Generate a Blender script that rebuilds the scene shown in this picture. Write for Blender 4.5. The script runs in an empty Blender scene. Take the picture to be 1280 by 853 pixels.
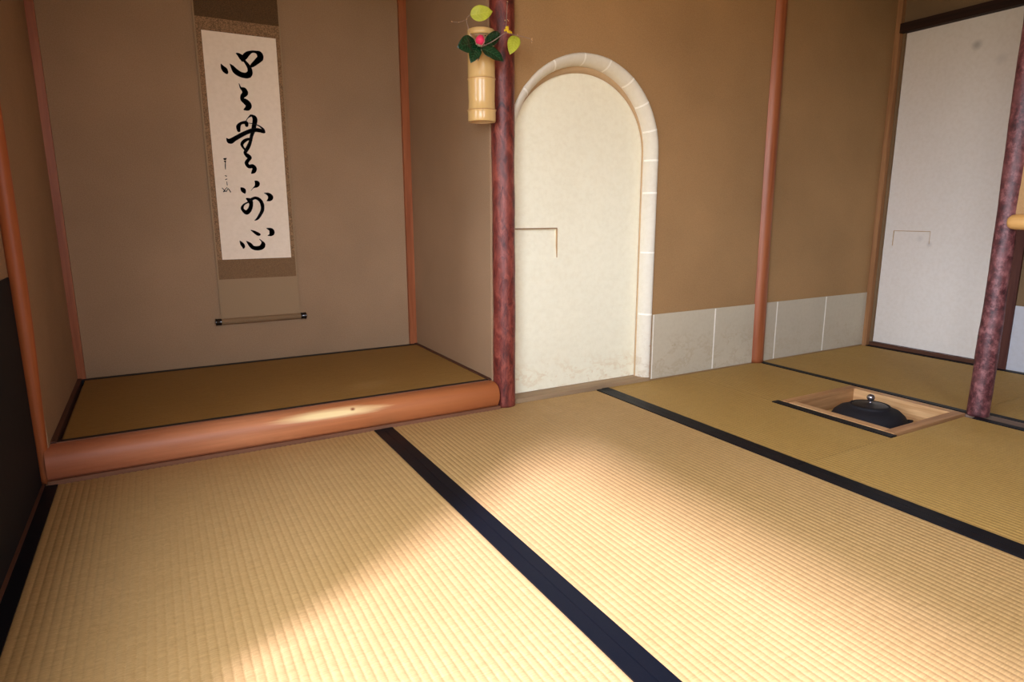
import bpy, bmesh, math, random
from mathutils import Vector, Matrix, noise
random.seed(7)
PI = math.pi
sc = bpy.context.scene
COL = sc.collection

# ------------------------------------------------------------------ helpers
ORG = {}

def empty(name, loc, label=None, cat=None, group=None, kind=None):
    o = bpy.data.objects.new(name, None)
    o.empty_display_size = 0.05
    COL.objects.link(o)
    o.location = loc
    ORG[o.name] = Vector(loc)
    tag(o, label, cat, group, kind)
    return o

def tag(o, label=None, cat=None, group=None, kind=None):
    if label: o['label'] = label
    if cat: o['category'] = cat
    if group: o['group'] = group
    if kind: o['kind'] = kind
    return o

def obj(name, bm, mat, parent=None, smooth=False, origin=None, bevel=0.0, autosmooth=None):
    """Link a bmesh given in world coordinates as one mesh object."""
    me = bpy.data.meshes.new(name)
    if bevel > 0:
        bmesh.ops.bevel(bm, geom=[e for e in bm.edges if e.is_manifold and e.calc_face_angle(0) > 0.6],
                        offset=bevel, segments=2, profile=0.5, affect='EDGES', clamp_overlap=True)
    o = bpy.data.objects.new(name, me)
    COL.objects.link(o)
    if parent is not None:
        org = ORG[parent.name]
        o.parent = parent
    else:
        org = Vector(origin) if origin is not None else Vector((0, 0, 0))
        o.location = org
    ORG[o.name] = org
    bmesh.ops.translate(bm, verts=bm.verts, vec=-org)
    if smooth or autosmooth:
        for f in bm.faces: f.smooth = True
        if autosmooth:
            for e in bm.edges:
                if e.is_manifold and e.calc_face_angle(0) > autosmooth: e.smooth = False
    bm.to_mesh(me); bm.free()
    mats = mat if isinstance(mat, (list, tuple)) else [mat]
    for m in mats: me.materials.append(m)
    return o

def box(bm, x0, x1, y0, y1, z0, z1, mi=0):
    vs = [bm.verts.new((x, y, z)) for z in (z0, z1) for y in (y0, y1) for x in (x0, x1)]
    for q in ((0,2,3,1),(4,5,7,6),(0,1,5,4),(2,6,7,3),(0,4,6,2),(1,3,7,5)):
        f = bm.faces.new([vs[i] for i in q]); f.material_index = mi
    return vs

def boxbm(*a):
    bm = bmesh.new(); box(bm, *a); return bm

def lathe(bm, prof, cx, cy, n=48, cap_lo=True, cap_hi=True, fn=None, mi=0):
    rings = []
    for i, (r, z) in enumerate(prof):
        ring = []
        for k in range(n):
            a = 2*PI*k/n
            p = Vector((cx+r*math.cos(a), cy+r*math.sin(a), z))
            if fn: p = fn(p, a, r, z)
            ring.append(bm.verts.new(p))
        rings.append(ring)
    for a, b in zip(rings, rings[1:]):
        for k in range(n):
            f = bm.faces.new((a[k], a[(k+1) % n], b[(k+1) % n], b[k])); f.material_index = mi
    if cap_lo: bm.faces.new(list(reversed(rings[0]))).material_index = mi
    if cap_hi: bm.faces.new(rings[-1]).material_index = mi
    return rings

def tube(bm, pts, radii, n=10, mi=0):
    pts = [Vector(p) for p in pts]
    if not isinstance(radii, (list, tuple)): radii = [radii]*len(pts)
    rings = []; up = Vector((0.3, 0.9, 0.2)).normalized()
    for i, p in enumerate(pts):
        t = (pts[min(i+1, len(pts)-1)] - pts[max(i-1, 0)]).normalized()
        u = t.cross(up)
        if u.length < 1e-3: u = t.cross(Vector((0, 0, 1)))
        u.normalize(); v = t.cross(u).normalized(); up = -u.cross(t) if False else up
        rings.append([bm.verts.new(p + radii[i]*(math.cos(2*PI*k/n)*u + math.sin(2*PI*k/n)*v)) for k in range(n)])
    for a, b in zip(rings, rings[1:]):
        for k in range(n):
            bm.faces.new((a[k], a[(k+1) % n], b[(k+1) % n], b[k])).material_index = mi
    bm.faces.new(list(reversed(rings[0]))).material_index = mi
    bm.faces.new(rings[-1]).material_index = mi
    bmesh.ops.recalc_face_normals(bm, faces=bm.faces)

def catmull(pts, sub=6):
    out = []
    n = len(pts)
    for i in range(n-1):
        p0, p1, p2, p3 = pts[max(i-1,0)], pts[i], pts[i+1], pts[min(i+2,n-1)]
        for s in range(sub):
            t = s/sub
            out.append(tuple(0.5*((2*b)+(-a+c)*t+(2*a-5*b+4*c-d)*t*t+(-a+3*b-3*c+d)*t**3)
                             for a,b,c,d in zip(p0,p1,p2,p3)))
    out.append(tuple(pts[-1]))
    return out

# ------------------------------------------------------------------ materials
def lin(c):
    return tuple(((v/12.92) if v <= 0.04045 else ((v+0.055)/1.055)**2.4) for v in c)

def srgb(r, g, b):
    return lin((r/255, g/255, b/255)) + (1.0,)

class NT:
    def __init__(s, name):
        s.m = bpy.data.materials.new(name); s.m.use_nodes = True
        s.t = s.m.node_tree; s.n = s.t.nodes; s.l = s.t.links
        s.b = s.n['Principled BSDF']
        s.tc = s.n.new('ShaderNodeTexCoord')
    def map(s, scale=(1,1,1), loc=(0,0,0), rot=(0,0,0)):
        m = s.n.new('ShaderNodeMapping'); m.inputs['Scale'].default_value = scale
        m.inputs['Location'].default_value = loc; m.inputs['Rotation'].default_value = rot
        s.l.new(s.tc.outputs['Object'], m.inputs['Vector']); return m.outputs[0]
    def noise(s, vec, scale, detail=4, rough=0.55, dist=0.0):
        x = s.n.new('ShaderNodeTexNoise'); x.inputs['Scale'].default_value = scale
        x.inputs['Detail'].default_value = detail; x.inputs['Roughness'].default_value = rough
        x.inputs['Distortion'].default_value = dist
        s.l.new(vec, x.inputs['Vector']); return x.outputs['Fac']
    def ramp(s, fac, stops, interp='LINEAR'):
        r = s.n.new('ShaderNodeValToRGB'); r.color_ramp.interpolation = interp
        e = r.color_ramp.elements
        while len(e) < len(stops): e.new(0.5)
        for i, (p, c) in enumerate(stops):
            e[i].position = p; e[i].color = c
        s.l.new(fac, r.inputs[0]); return r.outputs[0]
    def mix(s, fac, a, b, mode='MIX'):
        x = s.n.new('ShaderNodeMix'); x.data_type = 'RGBA'; x.blend_type = mode
        for sock, v in ((x.inputs[0], fac), (x.inputs[6], a), (x.inputs[7], b)):
            if hasattr(v, 'links'): s.l.new(v, sock)
            else: sock.default_value = v
        return x.outputs[2]
    def math(s, op, a, b=0.0, clamp=False):
        x = s.n.new('ShaderNodeMath'); x.operation = op; x.use_clamp = clamp
        for sock, v in ((x.inputs[0], a), (x.inputs[1], b)):
            if hasattr(v, 'links'): s.l.new(v, sock)
            else: sock.default_value = v
        return x.outputs[0]
    def xyz(s):
        x = s.n.new('ShaderNodeSeparateXYZ'); s.l.new(s.tc.outputs['Object'], x.inputs[0]); return x.outputs
    def col(s, v):
        if hasattr(v, 'links'): s.l.new(v, s.b.inputs['Base Color'])
        else: s.b.inputs['Base Color'].default_value = v
        return s
    def bump(s, h, strength=0.3, dist=0.002):
        b = s.n.new('ShaderNodeBump'); b.inputs['Strength'].default_value = strength
        b.inputs['Distance'].default_value = dist
        s.l.new(h, b.inputs['Height']); s.l.new(b.outputs[0], s.b.inputs['Normal']); return s
    def set(s, **k):
        for a, v in k.items(): s.b.inputs[a.replace('_', ' ')].default_value = v
        return s

def M_plaster(name, c, var=0.10, grain=260, bump=0.35):
    t = NT(name); v = t.map()
    n1 = t.noise(v, 2.2, 3); n2 = t.noise(v, grain, 3, 0.7)
    lo = tuple(x*(1-var) for x in c[:3])+(1,); hi = tuple(min(1, x*(1+var)) for x in c[:3])+(1,)
    a = t.ramp(n1, [(0.3, lo), (0.7, hi)])
    g = t.ramp(n2, [(0.3, (0.80,0.79,0.78,1)), (0.7, (1.0,1.0,1.0,1))])
    t.col(t.mix(1.0, a, g, 'MULTIPLY')).bump(n2, bump, 0.0015).set(Roughness=0.93, Specular_IOR_Level=0.15)
    return t.m

def M_wood(name, c1, c2, axis='z', rough=0.5, spec=0.35, freq=42, blotch=None, bump=0.12):
    t = NT(name)
    st = {'x': (0.05, 1, 1), 'y': (1, 0.05, 1), 'z': (1, 1, 0.05)}[axis]
    v = t.map(st)
    n = t.noise(v, freq, 5, 0.6, 0.6); f = t.noise(v, freq*6, 3, 0.6)
    a = t.ramp(n, [(0.32, c1), (0.68, c2)])
    a = t.mix(t.math('MULTIPLY', f, 0.35), a, tuple(x*0.6 for x in c1[:3])+(1,))
    if blotch:
        b = t.noise(t.map({'x': (0.35,1,1), 'y': (1,0.35,1), 'z': (1,1,0.35)}[axis]), 9, 3, 0.5)
        m = t.ramp(b, [(0.52, (0,0,0,1)), (0.66, (1,1,1,1))])
        a = t.mix(t.math('MULTIPLY', m, 0.7), a, blotch)
    t.col(a).bump(n, bump, 0.002).set(Roughness=rough, Specular_IOR_Level=spec)
    return t.m

def M_tatami(name, c1, c2, dark=0.75, rib=0.0):
    t = NT(name)
    rush = t.noise(t.map((0.035, 1, 1)), 520, 3, 0.6)      # rushes run across the mat
    patch = t.noise(t.map((0.5, 0.25, 1)), 5, 3, 0.55)
    fine = t.noise(t.map((1, 1, 1)), 130, 2, 0.6)
    a = t.ramp(patch, [(0.3, c1), (0.7, c2)])
    g = t.ramp(rush, [(0.3, (dark, dark*0.97, dark*0.9, 1)), (0.62, (1,1,1,1))])
    a = t.mix(1.0, a, g, 'MULTIPLY')
    g2 = t.ramp(fine, [(0.3, (0.9,0.89,0.86,1)), (0.6, (1,1,1,1))])
    a = t.mix(1.0, a, g2, 'MULTIPLY')
    t.col(a).bump(rush, 0.35, 0.0012).set(Roughness=0.62, Specular_IOR_Level=0.3)
    return t.m

def M_cloth(name, c, rough=0.7, grain=900, var=0.15, sheen=0.0, spec=0.25):
    t = NT(name); n = t.noise(t.map((1, 1, 1)), grain, 2, 0.6); w = t.noise(t.map(), 30, 3)
    lo = tuple(x*(1-var) for x in c[:3])+(1,); hi = tuple(min(1, x*(1+var)) for x in c[:3])+(1,)
    t.col(t.ramp(n, [(0.35, lo), (0.65, hi)])).bump(w, 0.15, 0.002).set(Roughness=rough, Specular_IOR_Level=spec)
    return t.m

def M_paper(name, c, stain=None, zmax=0.25, cover=0.6, bump=0.15, blotch=0.04):
    """Pasted paper; stain: brown water marks low down."""
    t = NT(name); v = t.map()
    n1 = t.noise(v, 3.0, 3); n2 = t.noise(v, 60, 4, 0.6)
    lo = tuple(x*(1-blotch) for x in c[:3])+(1,)
    a = t.ramp(n1, [(0.3, lo), (0.7, c)])
    a = t.mix(1.0, a, t.ramp(n2, [(0.3, (0.95,0.94,0.92,1)), (0.6, (1,1,1,1))]), 'MULTIPLY')
    if stain:
        s = t.noise(t.map((1, 1, 1.6)), 9, 6, 0.62, 0.4)
        ring = t.ramp(s, [(0.50, (0,0,0,1)), (0.545, (0.9,0.9,0.9,1)), (0.56, (1,1,1,1)), (0.60, (0.1,0.1,0.1,1))])
        sp = t.noise(t.map((1,1,1)), 38, 5, 0.7)
        spots = t.ramp(sp, [(0.60, (0,0,0,1)), (0.70, (1,1,1,1))])
        z = t.xyz()[2]
        zf = t.math('SUBTRACT', 1.0, t.math('DIVIDE', z, zmax), True)
        zf = t.math('MULTIPLY', zf, 2.2, True)
        m = t.math('MULTIPLY', t.math('ADD', t.math('MULTIPLY', ring, 0.45), t.math('MULTIPLY', spots, 0.75), True), zf)
        m = t.math('MULTIPLY', m, cover)
        a = t.mix(m, a, stain)
    t.col(a).bump(n2, bump, 0.001).set(Roughness=0.85, Specular_IOR_Level=0.2)
    return t.m

def M_bark(name, c1, c2, c3, zs=.4, sc=1.0):
    t = NT(name)
    a = t.noise(t.map((1, 1, zs)), 34*sc, 6, 0.7, 0.8 if zs < .7 else 0.15); b = t.noise(t.map((1, 1, zs+.1)), 120*sc, 4, 0.7)
    d = t.noise(t.map((1, 1, 0.6)), 11, 3, 0.6)
    k = t.ramp(a, [(0.36, c1), (0.5, c2), (0.64, c3)])
    k = t.mix(t.ramp(b, [(0.55, (0,0,0,1)), (0.68, (0.7,0.7,0.7,1))]), k, tuple(x*0.35 for x in c1[:3])+(1,))
    k = t.mix(t.ramp(d, [(0.5, (0,0,0,1)), (0.65, (0.45,0.45,0.45,1))]), k, c3)
    t.col(k).bump(t.math('ADD', a, t.math('MULTIPLY', b, 0.5)), 0.55, 0.003).set(Roughness=0.42, Specular_IOR_Level=0.45)
    return t.m

def M_plain(name, c, rough=0.5, spec=0.4, metal=0.0, var=0.08, scale=60, bump=0.0, coat=0.0):
    t = NT(name); n = t.noise(t.map(), scale, 4)
    lo = tuple(x*(1-var) for x in c[:3])+(1,); hi = tuple(min(1, x*(1+var)) for x in c[:3])+(1,)
    t.col(t.ramp(n, [(0.3, lo), (0.7, hi)])).set(Roughness=rough, Specular_IOR_Level=spec, Metallic=metal)
    if bump: t.bump(n, bump, 0.002)
    if coat: t.b.inputs['Coat Weight'].default_value = coat
    return t.m
# ------------------------------------------------------------------ light and opening parameters
WIN_L1 = (-.75, .82, .40, 1.70)      # left wall, beside the camera (y0, y1, z0, z1)
WIN_L2 = (.96, 1.80, .62, 1.42)      # left wall, just outside the frame
WIN_R = (.15, .85, .60, 1.80)       # rear wall, behind the camera (x0, x1, z0, z1)
SKY = (.88, .98, 1.16, 1); GROUND = (.36, .33, .27, 1); SKYS = 12.5
SUNS = [(8.5, (.93, .92, 1.50), (.61, .35, -.70), 7)]
EXPO = 0.08
INKDATA =  [[[(0.3017,1.2944,0.0015),(0.3074,1.2813,0.0131),(0.3143,1.2723,0.0185),(0.3193,1.2642,0.0116),(0.3198,1.2611,0.0031)],[(0.3337,1.2976,0.0015),(0.3424,1.2868,0.0117),(0.3527,1.2721,0.0195),(0.3694,1.2619,0.0189),(0.3888,1.259,0.0198),(0.4019,1.265,0.0207),(0.4068,1.2774,0.0167),(0.4033,1.2929,0.0143),(0.3963,1.304,0.0119),(0.3892,1.3132,0.0099),(0.3803,1.324,0.0177),(0.3695,1.3346,0.0117),(0.3591,1.3393,0.0016)],[(0.3816,1.3163,0.0118),(0.3926,1.3312,0.0178),(0.4033,1.3422,0.0151),(0.4197,1.3511,0.008),(0.4355,1.3509,0.01),(0.447,1.345,0.0201),(0.4492,1.3313,0.021),(0.437,1.3181,0.0181),(0.4199,1.3025,0.014),(0.4071,1.2913,0.0048)]],[[(0.3618,1.2263,0.0024),(0.3672,1.2109,0.0071),(0.3784,1.2039,0.0179),(0.3814,1.1921,0.0191),(0.3705,1.1792,0.0139),(0.3696,1.1671,0.0139),(0.3808,1.1599,0.0199),(0.391,1.1486,0.0208),(0.3869,1.1362,0.018),(0.3724,1.1291,0.0048)]],[[(0.3461,1.0483,0.0119),(0.3461,1.0626,0.0151),(0.3541,1.0744,0.0099),(0.3664,1.0792,0.01),(0.3763,1.0786,0.014),(0.3775,1.0685,0.0112)],[(0.3746,1.0826,0.0032),(0.3838,1.0974,0.0028),(0.3966,1.1084,0.008)],[(0.4007,1.1087,0.0073),(0.4089,1.1011,0.0154),(0.4105,1.091,0.017),(0.4057,1.0702,0.0154),(0.4,1.0493,0.0142),(0.3923,1.0283,0.0113),(0.3866,1.0074,0.0113),(0.3769,0.9863,0.0129),(0.3677,0.9715,0.0121),(0.3629,0.9609,0.0105),(0.3721,0.9509,0.0153),(0.3796,0.9441,0.013),(0.3706,0.9322,0.0121),(0.3649,0.9216,0.0129),(0.3728,0.9093,0.013),(0.3871,0.911,0.0143),(0.3945,0.9016,0.0155),(0.3895,0.8901,0.0139),(0.3808,0.8823,0.0033)],[(0.2983,1.0161,0.0023),(0.3091,1.0045,0.0177),(0.3296,1.0161,0.0158),(0.3546,1.0313,0.0151),(0.3795,1.0441,0.0141),(0.4043,1.0529,0.0146),(0.4245,1.0528,0.0143),(0.4385,1.0482,0.0115),(0.4452,1.0456,0.0033)],[(0.3823,1.079,0.002),(0.4061,1.0764,0.0032),(0.4258,1.0693,0.0049),(0.4392,1.0577,0.0082),(0.4437,1.0476,0.0062)],[(0.3875,1.0178,0.0081),(0.3731,1.0142,0.01),(0.3604,1.0053,0.012),(0.3535,0.9935,0.01),(0.3585,0.9814,0.0072),(0.3677,0.9715,0.008)]],[[(0.3358,0.8246,0.0032),(0.3443,0.8151,0.017),(0.3491,0.8046,0.0065)],[(0.3919,0.8518,0.0041),(0.4002,0.8435,0.0173),(0.3961,0.8328,0.0123),(0.3845,0.8254,0.0033),(0.3733,0.8133,0.0012)],[(0.3545,0.7813,0.0061),(0.3661,0.7729,0.0172),(0.3698,0.758,0.0135),(0.3633,0.7387,0.0147),(0.3501,0.7259,0.0163),(0.3378,0.7344,0.0113),(0.3346,0.7451,0.0101),(0.3425,0.7579,0.0065),(0.3574,0.7664,0.0057)],[(0.3705,0.7772,0.0102),(0.3874,0.7845,0.0103),(0.4034,0.7774,0.0124),(0.4124,0.7602,0.0133),(0.4118,0.7365,0.0125),(0.4006,0.7149,0.0108),(0.3891,0.6999,0.0083),(0.3783,0.6935,0.0025)],[(0.4241,0.8046,0.0021),(0.4404,0.7992,0.0126),(0.4479,0.7885,0.0189),(0.443,0.7789,0.0134),(0.4321,0.7733,0.0025)]],[[(0.3616,0.6538,0.0033),(0.3746,0.6458,0.0103),(0.3884,0.6368,0.0125),(0.3959,0.6367,0.0033)],[(0.4237,0.6603,0.0034),(0.44,0.6535,0.0148),(0.4426,0.6424,0.0191),(0.4364,0.6337,0.0106),(0.4257,0.6308,0.0025)],[(0.3144,0.6115,0.002),(0.3215,0.5991,0.0122),(0.3268,0.5881,0.0114),(0.3253,0.5795,0.0024)],[(0.34,0.6095,0.0025),(0.3521,0.5962,0.0132),(0.3634,0.5827,0.0145),(0.3798,0.5792,0.0158),(0.3968,0.5831,0.0176),(0.404,0.5948,0.0159),(0.4006,0.6059,0.0063),(0.391,0.6171,0.0025)]],[[(0.2807,0.9364,0.0023),(0.2857,0.9353,0.007),(0.291,0.9384,0.0024)],[(0.2823,0.9274,0.0023),(0.286,0.9259,0.0063)],[(0.2879,0.9293,0.0024),(0.2849,0.9128,0.0027),(0.2843,0.8963,0.0024)],[(0.2859,0.9157,0.0024),(0.2845,0.8992,0.0024)],[(0.2814,0.8711,0.0031),(0.2867,0.8687,0.0031)],[(0.2816,0.8558,0.0031),(0.2873,0.858,0.0024)],[(0.2849,0.8475,0.002),(0.286,0.833,0.0024)],[(0.2662,0.8223,0.0024),(0.2752,0.812,0.0024),(0.2827,0.808,0.0016)],[(0.2842,0.8255,0.002),(0.2768,0.8171,0.0024),(0.2697,0.8078,0.0031)],[(0.2698,0.8086,0.0024),(0.281,0.8113,0.0024),(0.2877,0.8205,0.0024),(0.2964,0.806,0.0036)]]]
# ------------------------------------------------------------------ material instances
PL_ALC  = M_plaster('plaster_alcove', srgb(170,139,107))
PL_MAIN = M_plaster('plaster_main', srgb(178,140,95))
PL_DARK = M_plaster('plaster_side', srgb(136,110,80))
CEDAR   = M_wood('cedar_red', srgb(146,78,44), srgb(186,112,70), 'z', 0.38, 0.4)
CEDAR_D = M_wood('cedar_orange', srgb(150,78,38), srgb(176,98,54), 'z', 0.5, 0.3)
CEDAR_P = M_wood('cedar_pale', srgb(150,104,66), srgb(184,136,92), 'z', 0.5, 0.3)
def M_log():
    t = NT('polished_log')
    n = t.noise(t.map((0.06, 1, 1)), 34, 5, 0.6, 0.6); f = t.noise(t.map((0.03, 1, 1)), 190, 3, 0.6)
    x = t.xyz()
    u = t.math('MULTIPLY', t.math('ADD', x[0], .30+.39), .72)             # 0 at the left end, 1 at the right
    base = t.ramp(u, [(0.0, srgb(176,104,72)), (0.35, srgb(222,150,104)), (0.60, srgb(208,132,80)), (1.0, srgb(158,88,42))])  # brighter left part and shaded right end of the log painted as a ramp
    a = t.mix(t.ramp(n, [(0.35, (0,0,0,1)), (0.7, (.55,.55,.55,1))]), base, srgb(166,96,58))
    a = t.mix(t.math('MULTIPLY', f, 0.22), a, srgb(120,66,40))
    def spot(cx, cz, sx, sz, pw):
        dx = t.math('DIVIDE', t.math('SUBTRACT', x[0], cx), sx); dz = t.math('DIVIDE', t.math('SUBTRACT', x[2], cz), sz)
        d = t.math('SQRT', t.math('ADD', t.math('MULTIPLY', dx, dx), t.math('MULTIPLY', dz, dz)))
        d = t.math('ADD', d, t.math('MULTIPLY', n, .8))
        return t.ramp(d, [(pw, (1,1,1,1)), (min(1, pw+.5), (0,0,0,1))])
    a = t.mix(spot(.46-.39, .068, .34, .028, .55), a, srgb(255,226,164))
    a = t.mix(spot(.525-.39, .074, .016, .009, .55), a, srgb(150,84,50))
    t.col(a).bump(n, .12, .002).set(Roughness=.45, Specular_IOR_Level=.35)
    return t.m
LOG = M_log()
TRIM_X  = M_wood('trim_wood_x', srgb(112,74,52), srgb(146,100,74), 'x', 0.6, 0.25)
TRIM_Y  = M_wood('trim_wood_y', srgb(72,44,32), srgb(104,66,46), 'y', 0.6, 0.25)
SILL_W  = M_wood('sill_wood', srgb(150,122,92), srgb(180,152,116), 'x', 0.6, 0.25)
JAMB    = M_wood('jamb_wood', srgb(74,40,34), srgb(104,62,50), 'z', 0.6, 0.25)
HEARTH_X = M_wood('hearth_wood_x', srgb(160,112,70), srgb(206,156,104), 'x', 0.5, 0.3, 60)  # same wood as the y rails, colour darkened for their shaded inner faces
HEARTH_Y = M_wood('hearth_wood_y', srgb(190,140,90), srgb(232,186,132), 'y', 0.5, 0.3, 60)
BOARD   = M_wood('floor_board_wood', srgb(112,92,78), srgb(146,120,100), 'y', 0.6, 0.3)
FLOORW  = M_wood('floor_wood', srgb(120,92,64), srgb(150,118,84), 'x', 0.6, 0.3)
BAMBOO  = M_wood('bamboo_vase_skin', srgb(214,174,108), srgb(228,192,130), 'z', 0.22, 0.5, 14)
BAMBOO_IN = M_plain('bamboo_inside', srgb(226,200,160), 0.7, 0.2)
BAMBOO_N = M_plain('bamboo_node', srgb(176,128,78), 0.45, 0.3)
BAMBOO_Y = M_wood('bamboo_rail_skin', srgb(206,152,84), srgb(222,172,104), 'y', 0.35, 0.4, 20)
TAT1 = M_tatami('tatami_front', srgb(181,144,89), srgb(189,152,99))
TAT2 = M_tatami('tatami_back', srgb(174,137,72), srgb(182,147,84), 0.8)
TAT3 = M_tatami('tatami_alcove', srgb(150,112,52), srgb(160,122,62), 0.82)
HERI = M_cloth('border_cloth', srgb(6,10,17), 0.5, 900, 0.3, spec=0.22)
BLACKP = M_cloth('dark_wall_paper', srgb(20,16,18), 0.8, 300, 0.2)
KOSHI = M_paper('skirting_paper', srgb(208,196,170), srgb(150,116,66), 0.24, 0.38, 0.5, 0.10)
KOSHI2 = M_paper('skirting_paper_clean', srgb(204,192,168), srgb(170,145,105), 0.2, 0.3, 0.5, 0.07)
KOSHI3 = M_paper('skirting_paper_white', srgb(206,206,210), None, 0.2, 0.3, 0.3, 0.05)
SEAM = M_paper('paper_seam', srgb(255,250,236))
ARCHP = M_paper('arch_paper', srgb(232,224,204), srgb(176,140,90), 0.26, 0.6, 0.35, 0.05)
ARCHL = M_paper('arch_lining', srgb(200,168,126))
DOORP = M_paper('door_paper', srgb(255,250,222), srgb(206,160,84), 0.15, 0.5, 0.12, 0.03)
def add_smudges(m, spots):
    nt = m.node_tree; b = nt.nodes['Principled BSDF']; src = b.inputs['Base Color'].links[0].from_socket
    tc = nt.nodes.new('ShaderNodeTexCoord')
    for (c, r, k) in spots:
        v = nt.nodes.new('ShaderNodeVectorMath'); v.operation = 'DISTANCE'; v.inputs[1].default_value = c
        nt.links.new(tc.outputs['Object'], v.inputs[0])
        mr = nt.nodes.new('ShaderNodeMapRange'); mr.inputs[1].default_value = r*.2; mr.inputs[2].default_value = r
        mr.inputs[3].default_value = k; mr.inputs[4].default_value = 0
        nt.links.new(v.outputs['Value'], mr.inputs[0])
        x = nt.nodes.new('ShaderNodeMix'); x.data_type = 'RGBA'; x.inputs[7].default_value = srgb(110,106,100)
        nt.links.new(mr.outputs[0], x.inputs[0]); nt.links.new(src, x.inputs[6]); src = x.outputs[2]
    nt.links.new(src, b.inputs['Base Color'])
DOORP2 = M_paper('door_paper_white', srgb(236,228,216), None, 0.2, 0.3, 0.15, 0.03)
add_smudges(DOORP2, [((3.412, 1.700, 1.475), .028, .45), ((3.412, 1.590, 1.395), .03, .16), ((3.412, 1.85, .585), .02, .15), ((3.412, 1.80, .56), .018, .25)])
BARK = M_bark('pine_bark_dark', srgb(66,26,24), srgb(112,46,38), srgb(150,76,62))
BARK2 = M_bark('pine_bark_pink', srgb(52,25,28), srgb(94,48,50), srgb(144,92,90), .85, 1.3)
IRON = M_plain('cast_iron', srgb(27,25,29), 0.7, 0.3, 0.0, 0.5, 420, 0.8)
IRON_L = M_plain('lid_iron', srgb(26,24,26), 0.38, 0.5, 0.2, 0.2, 200, 0.1)
CHROME = M_plain('knob_metal', srgb(150,146,150), 0.18, 0.5, 0.9, 0.05)
ASH = M_plain('ash_bed', srgb(120,110,96), 0.95, 0.1, 0, 0.25, 120, 0.6)
CLAY = M_plain('hearth_clay', srgb(196,164,104), 0.9, 0.1, 0, 0.1, 120, 0.3)
WASHI = M_paper('scroll_paper', srgb(255,238,214))
SILK_T = M_cloth('silk_dark', srgb(92,66,34), 0.65, 380, 0.35)
SILK_S = M_cloth('silk_strip', srgb(142,108,72), 0.6, 260, 0.45)
SILK_B = M_cloth('silk_brown', srgb(128,96,62), 0.65, 380, 0.25)
SILK_P = M_cloth('silk_pale', srgb(160,132,98), 0.7, 500, 0.12)
INK = M_plain('ink', srgb(14,13,14), 0.6, 0.2)
LACQ = M_plain('lacquer_black', srgb(14,10,12), 0.15, 0.5, 0, 0.1, 60, 0, 0.5)
LEAF = M_plain('camellia_leaf', srgb(14,52,28), 0.24, 0.5, 0, 0.3, 50)
LEAF_V = M_plain('leaf_vein', srgb(60,100,60), 0.5, 0.3)
YLEAF = M_plain('yellow_leaf', srgb(178,184,58), 0.45, 0.35, 0, 0.18, 40)
YVEIN = M_plain('yellow_vein', srgb(206,206,96), 0.5, 0.3)
PETAL = M_plain('petal_pink', srgb(224,50,94), 0.5, 0.3, 0, 0.2, 60)
PETAL2 = M_plain('petal_light', srgb(240,150,160), 0.5, 0.3, 0, 0.15, 60)
SEPAL = M_plain('sepal', srgb(150,150,120), 0.6, 0.3)
TWIG = M_plain('twig_bark', srgb(150,128,116), 0.7, 0.2)
TWIG_D = M_plain('stem_brown', srgb(84,64,48), 0.7, 0.2)
BLOSS = M_plain('blossom_yellow', srgb(222,186,40), 0.5, 0.3, 0, 0.2, 200)
BLOSS2 = M_plain('bud_tan', srgb(200,160,110), 0.5, 0.3, 0, 0.2, 200)
CEIL = M_wood('ceiling_boards', srgb(164,140,110), srgb(184,160,130), 'x', 0.7, 0.2)
DARKW = M_wood('lintel_dark', srgb(38,24,18), srgb(58,36,26), 'y', 0.7, 0.2)
CEIL_D = M_wood('shade_ceiling_reed', srgb(96,74,52), srgb(118,92,66), 'y', 0.8, 0.1)
IRON_NAIL = M_plain('nail_iron', srgb(40,36,34), 0.5, 0.4, 0.5)

# ------------------------------------------------------------------ layout (metres)
YW = 2.07            # face of the wall with the arch
XL = -0.329          # left wall face
XR = 3.40            # right wall face
YR = -0.95           # rear wall face (behind the camera)
CZ = 2.15            # ceiling
AXL, AXR, AYB, AZ = -0.302, 1.073, 2.885, 0.10   # alcove interior

def S(o, kind='structure'):
    o['kind'] = kind; return o

# floor slab under the mats, open under the hearth
bm = bmesh.new()
hx0, hx1, hy0, hy1 = 2.075, 2.515, 1.128, 1.568
for a in ((XL, hx0+.005, YR, AYB), (hx1-.005, XR+.1, YR, AYB), (hx0+.005, hx1-.005, YR, hy0+.005), (hx0+.005, hx1-.005, hy1-.005, AYB)):
    box(bm, a[0], a[1], a[2], a[3], -0.09, -0.052)
S(obj('floor', bm, FLOORW))
S(obj('ceiling', boxbm(XL-.1, XR+.1, YR-.1, YW+.1, CZ, CZ+.05), CEIL))

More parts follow.
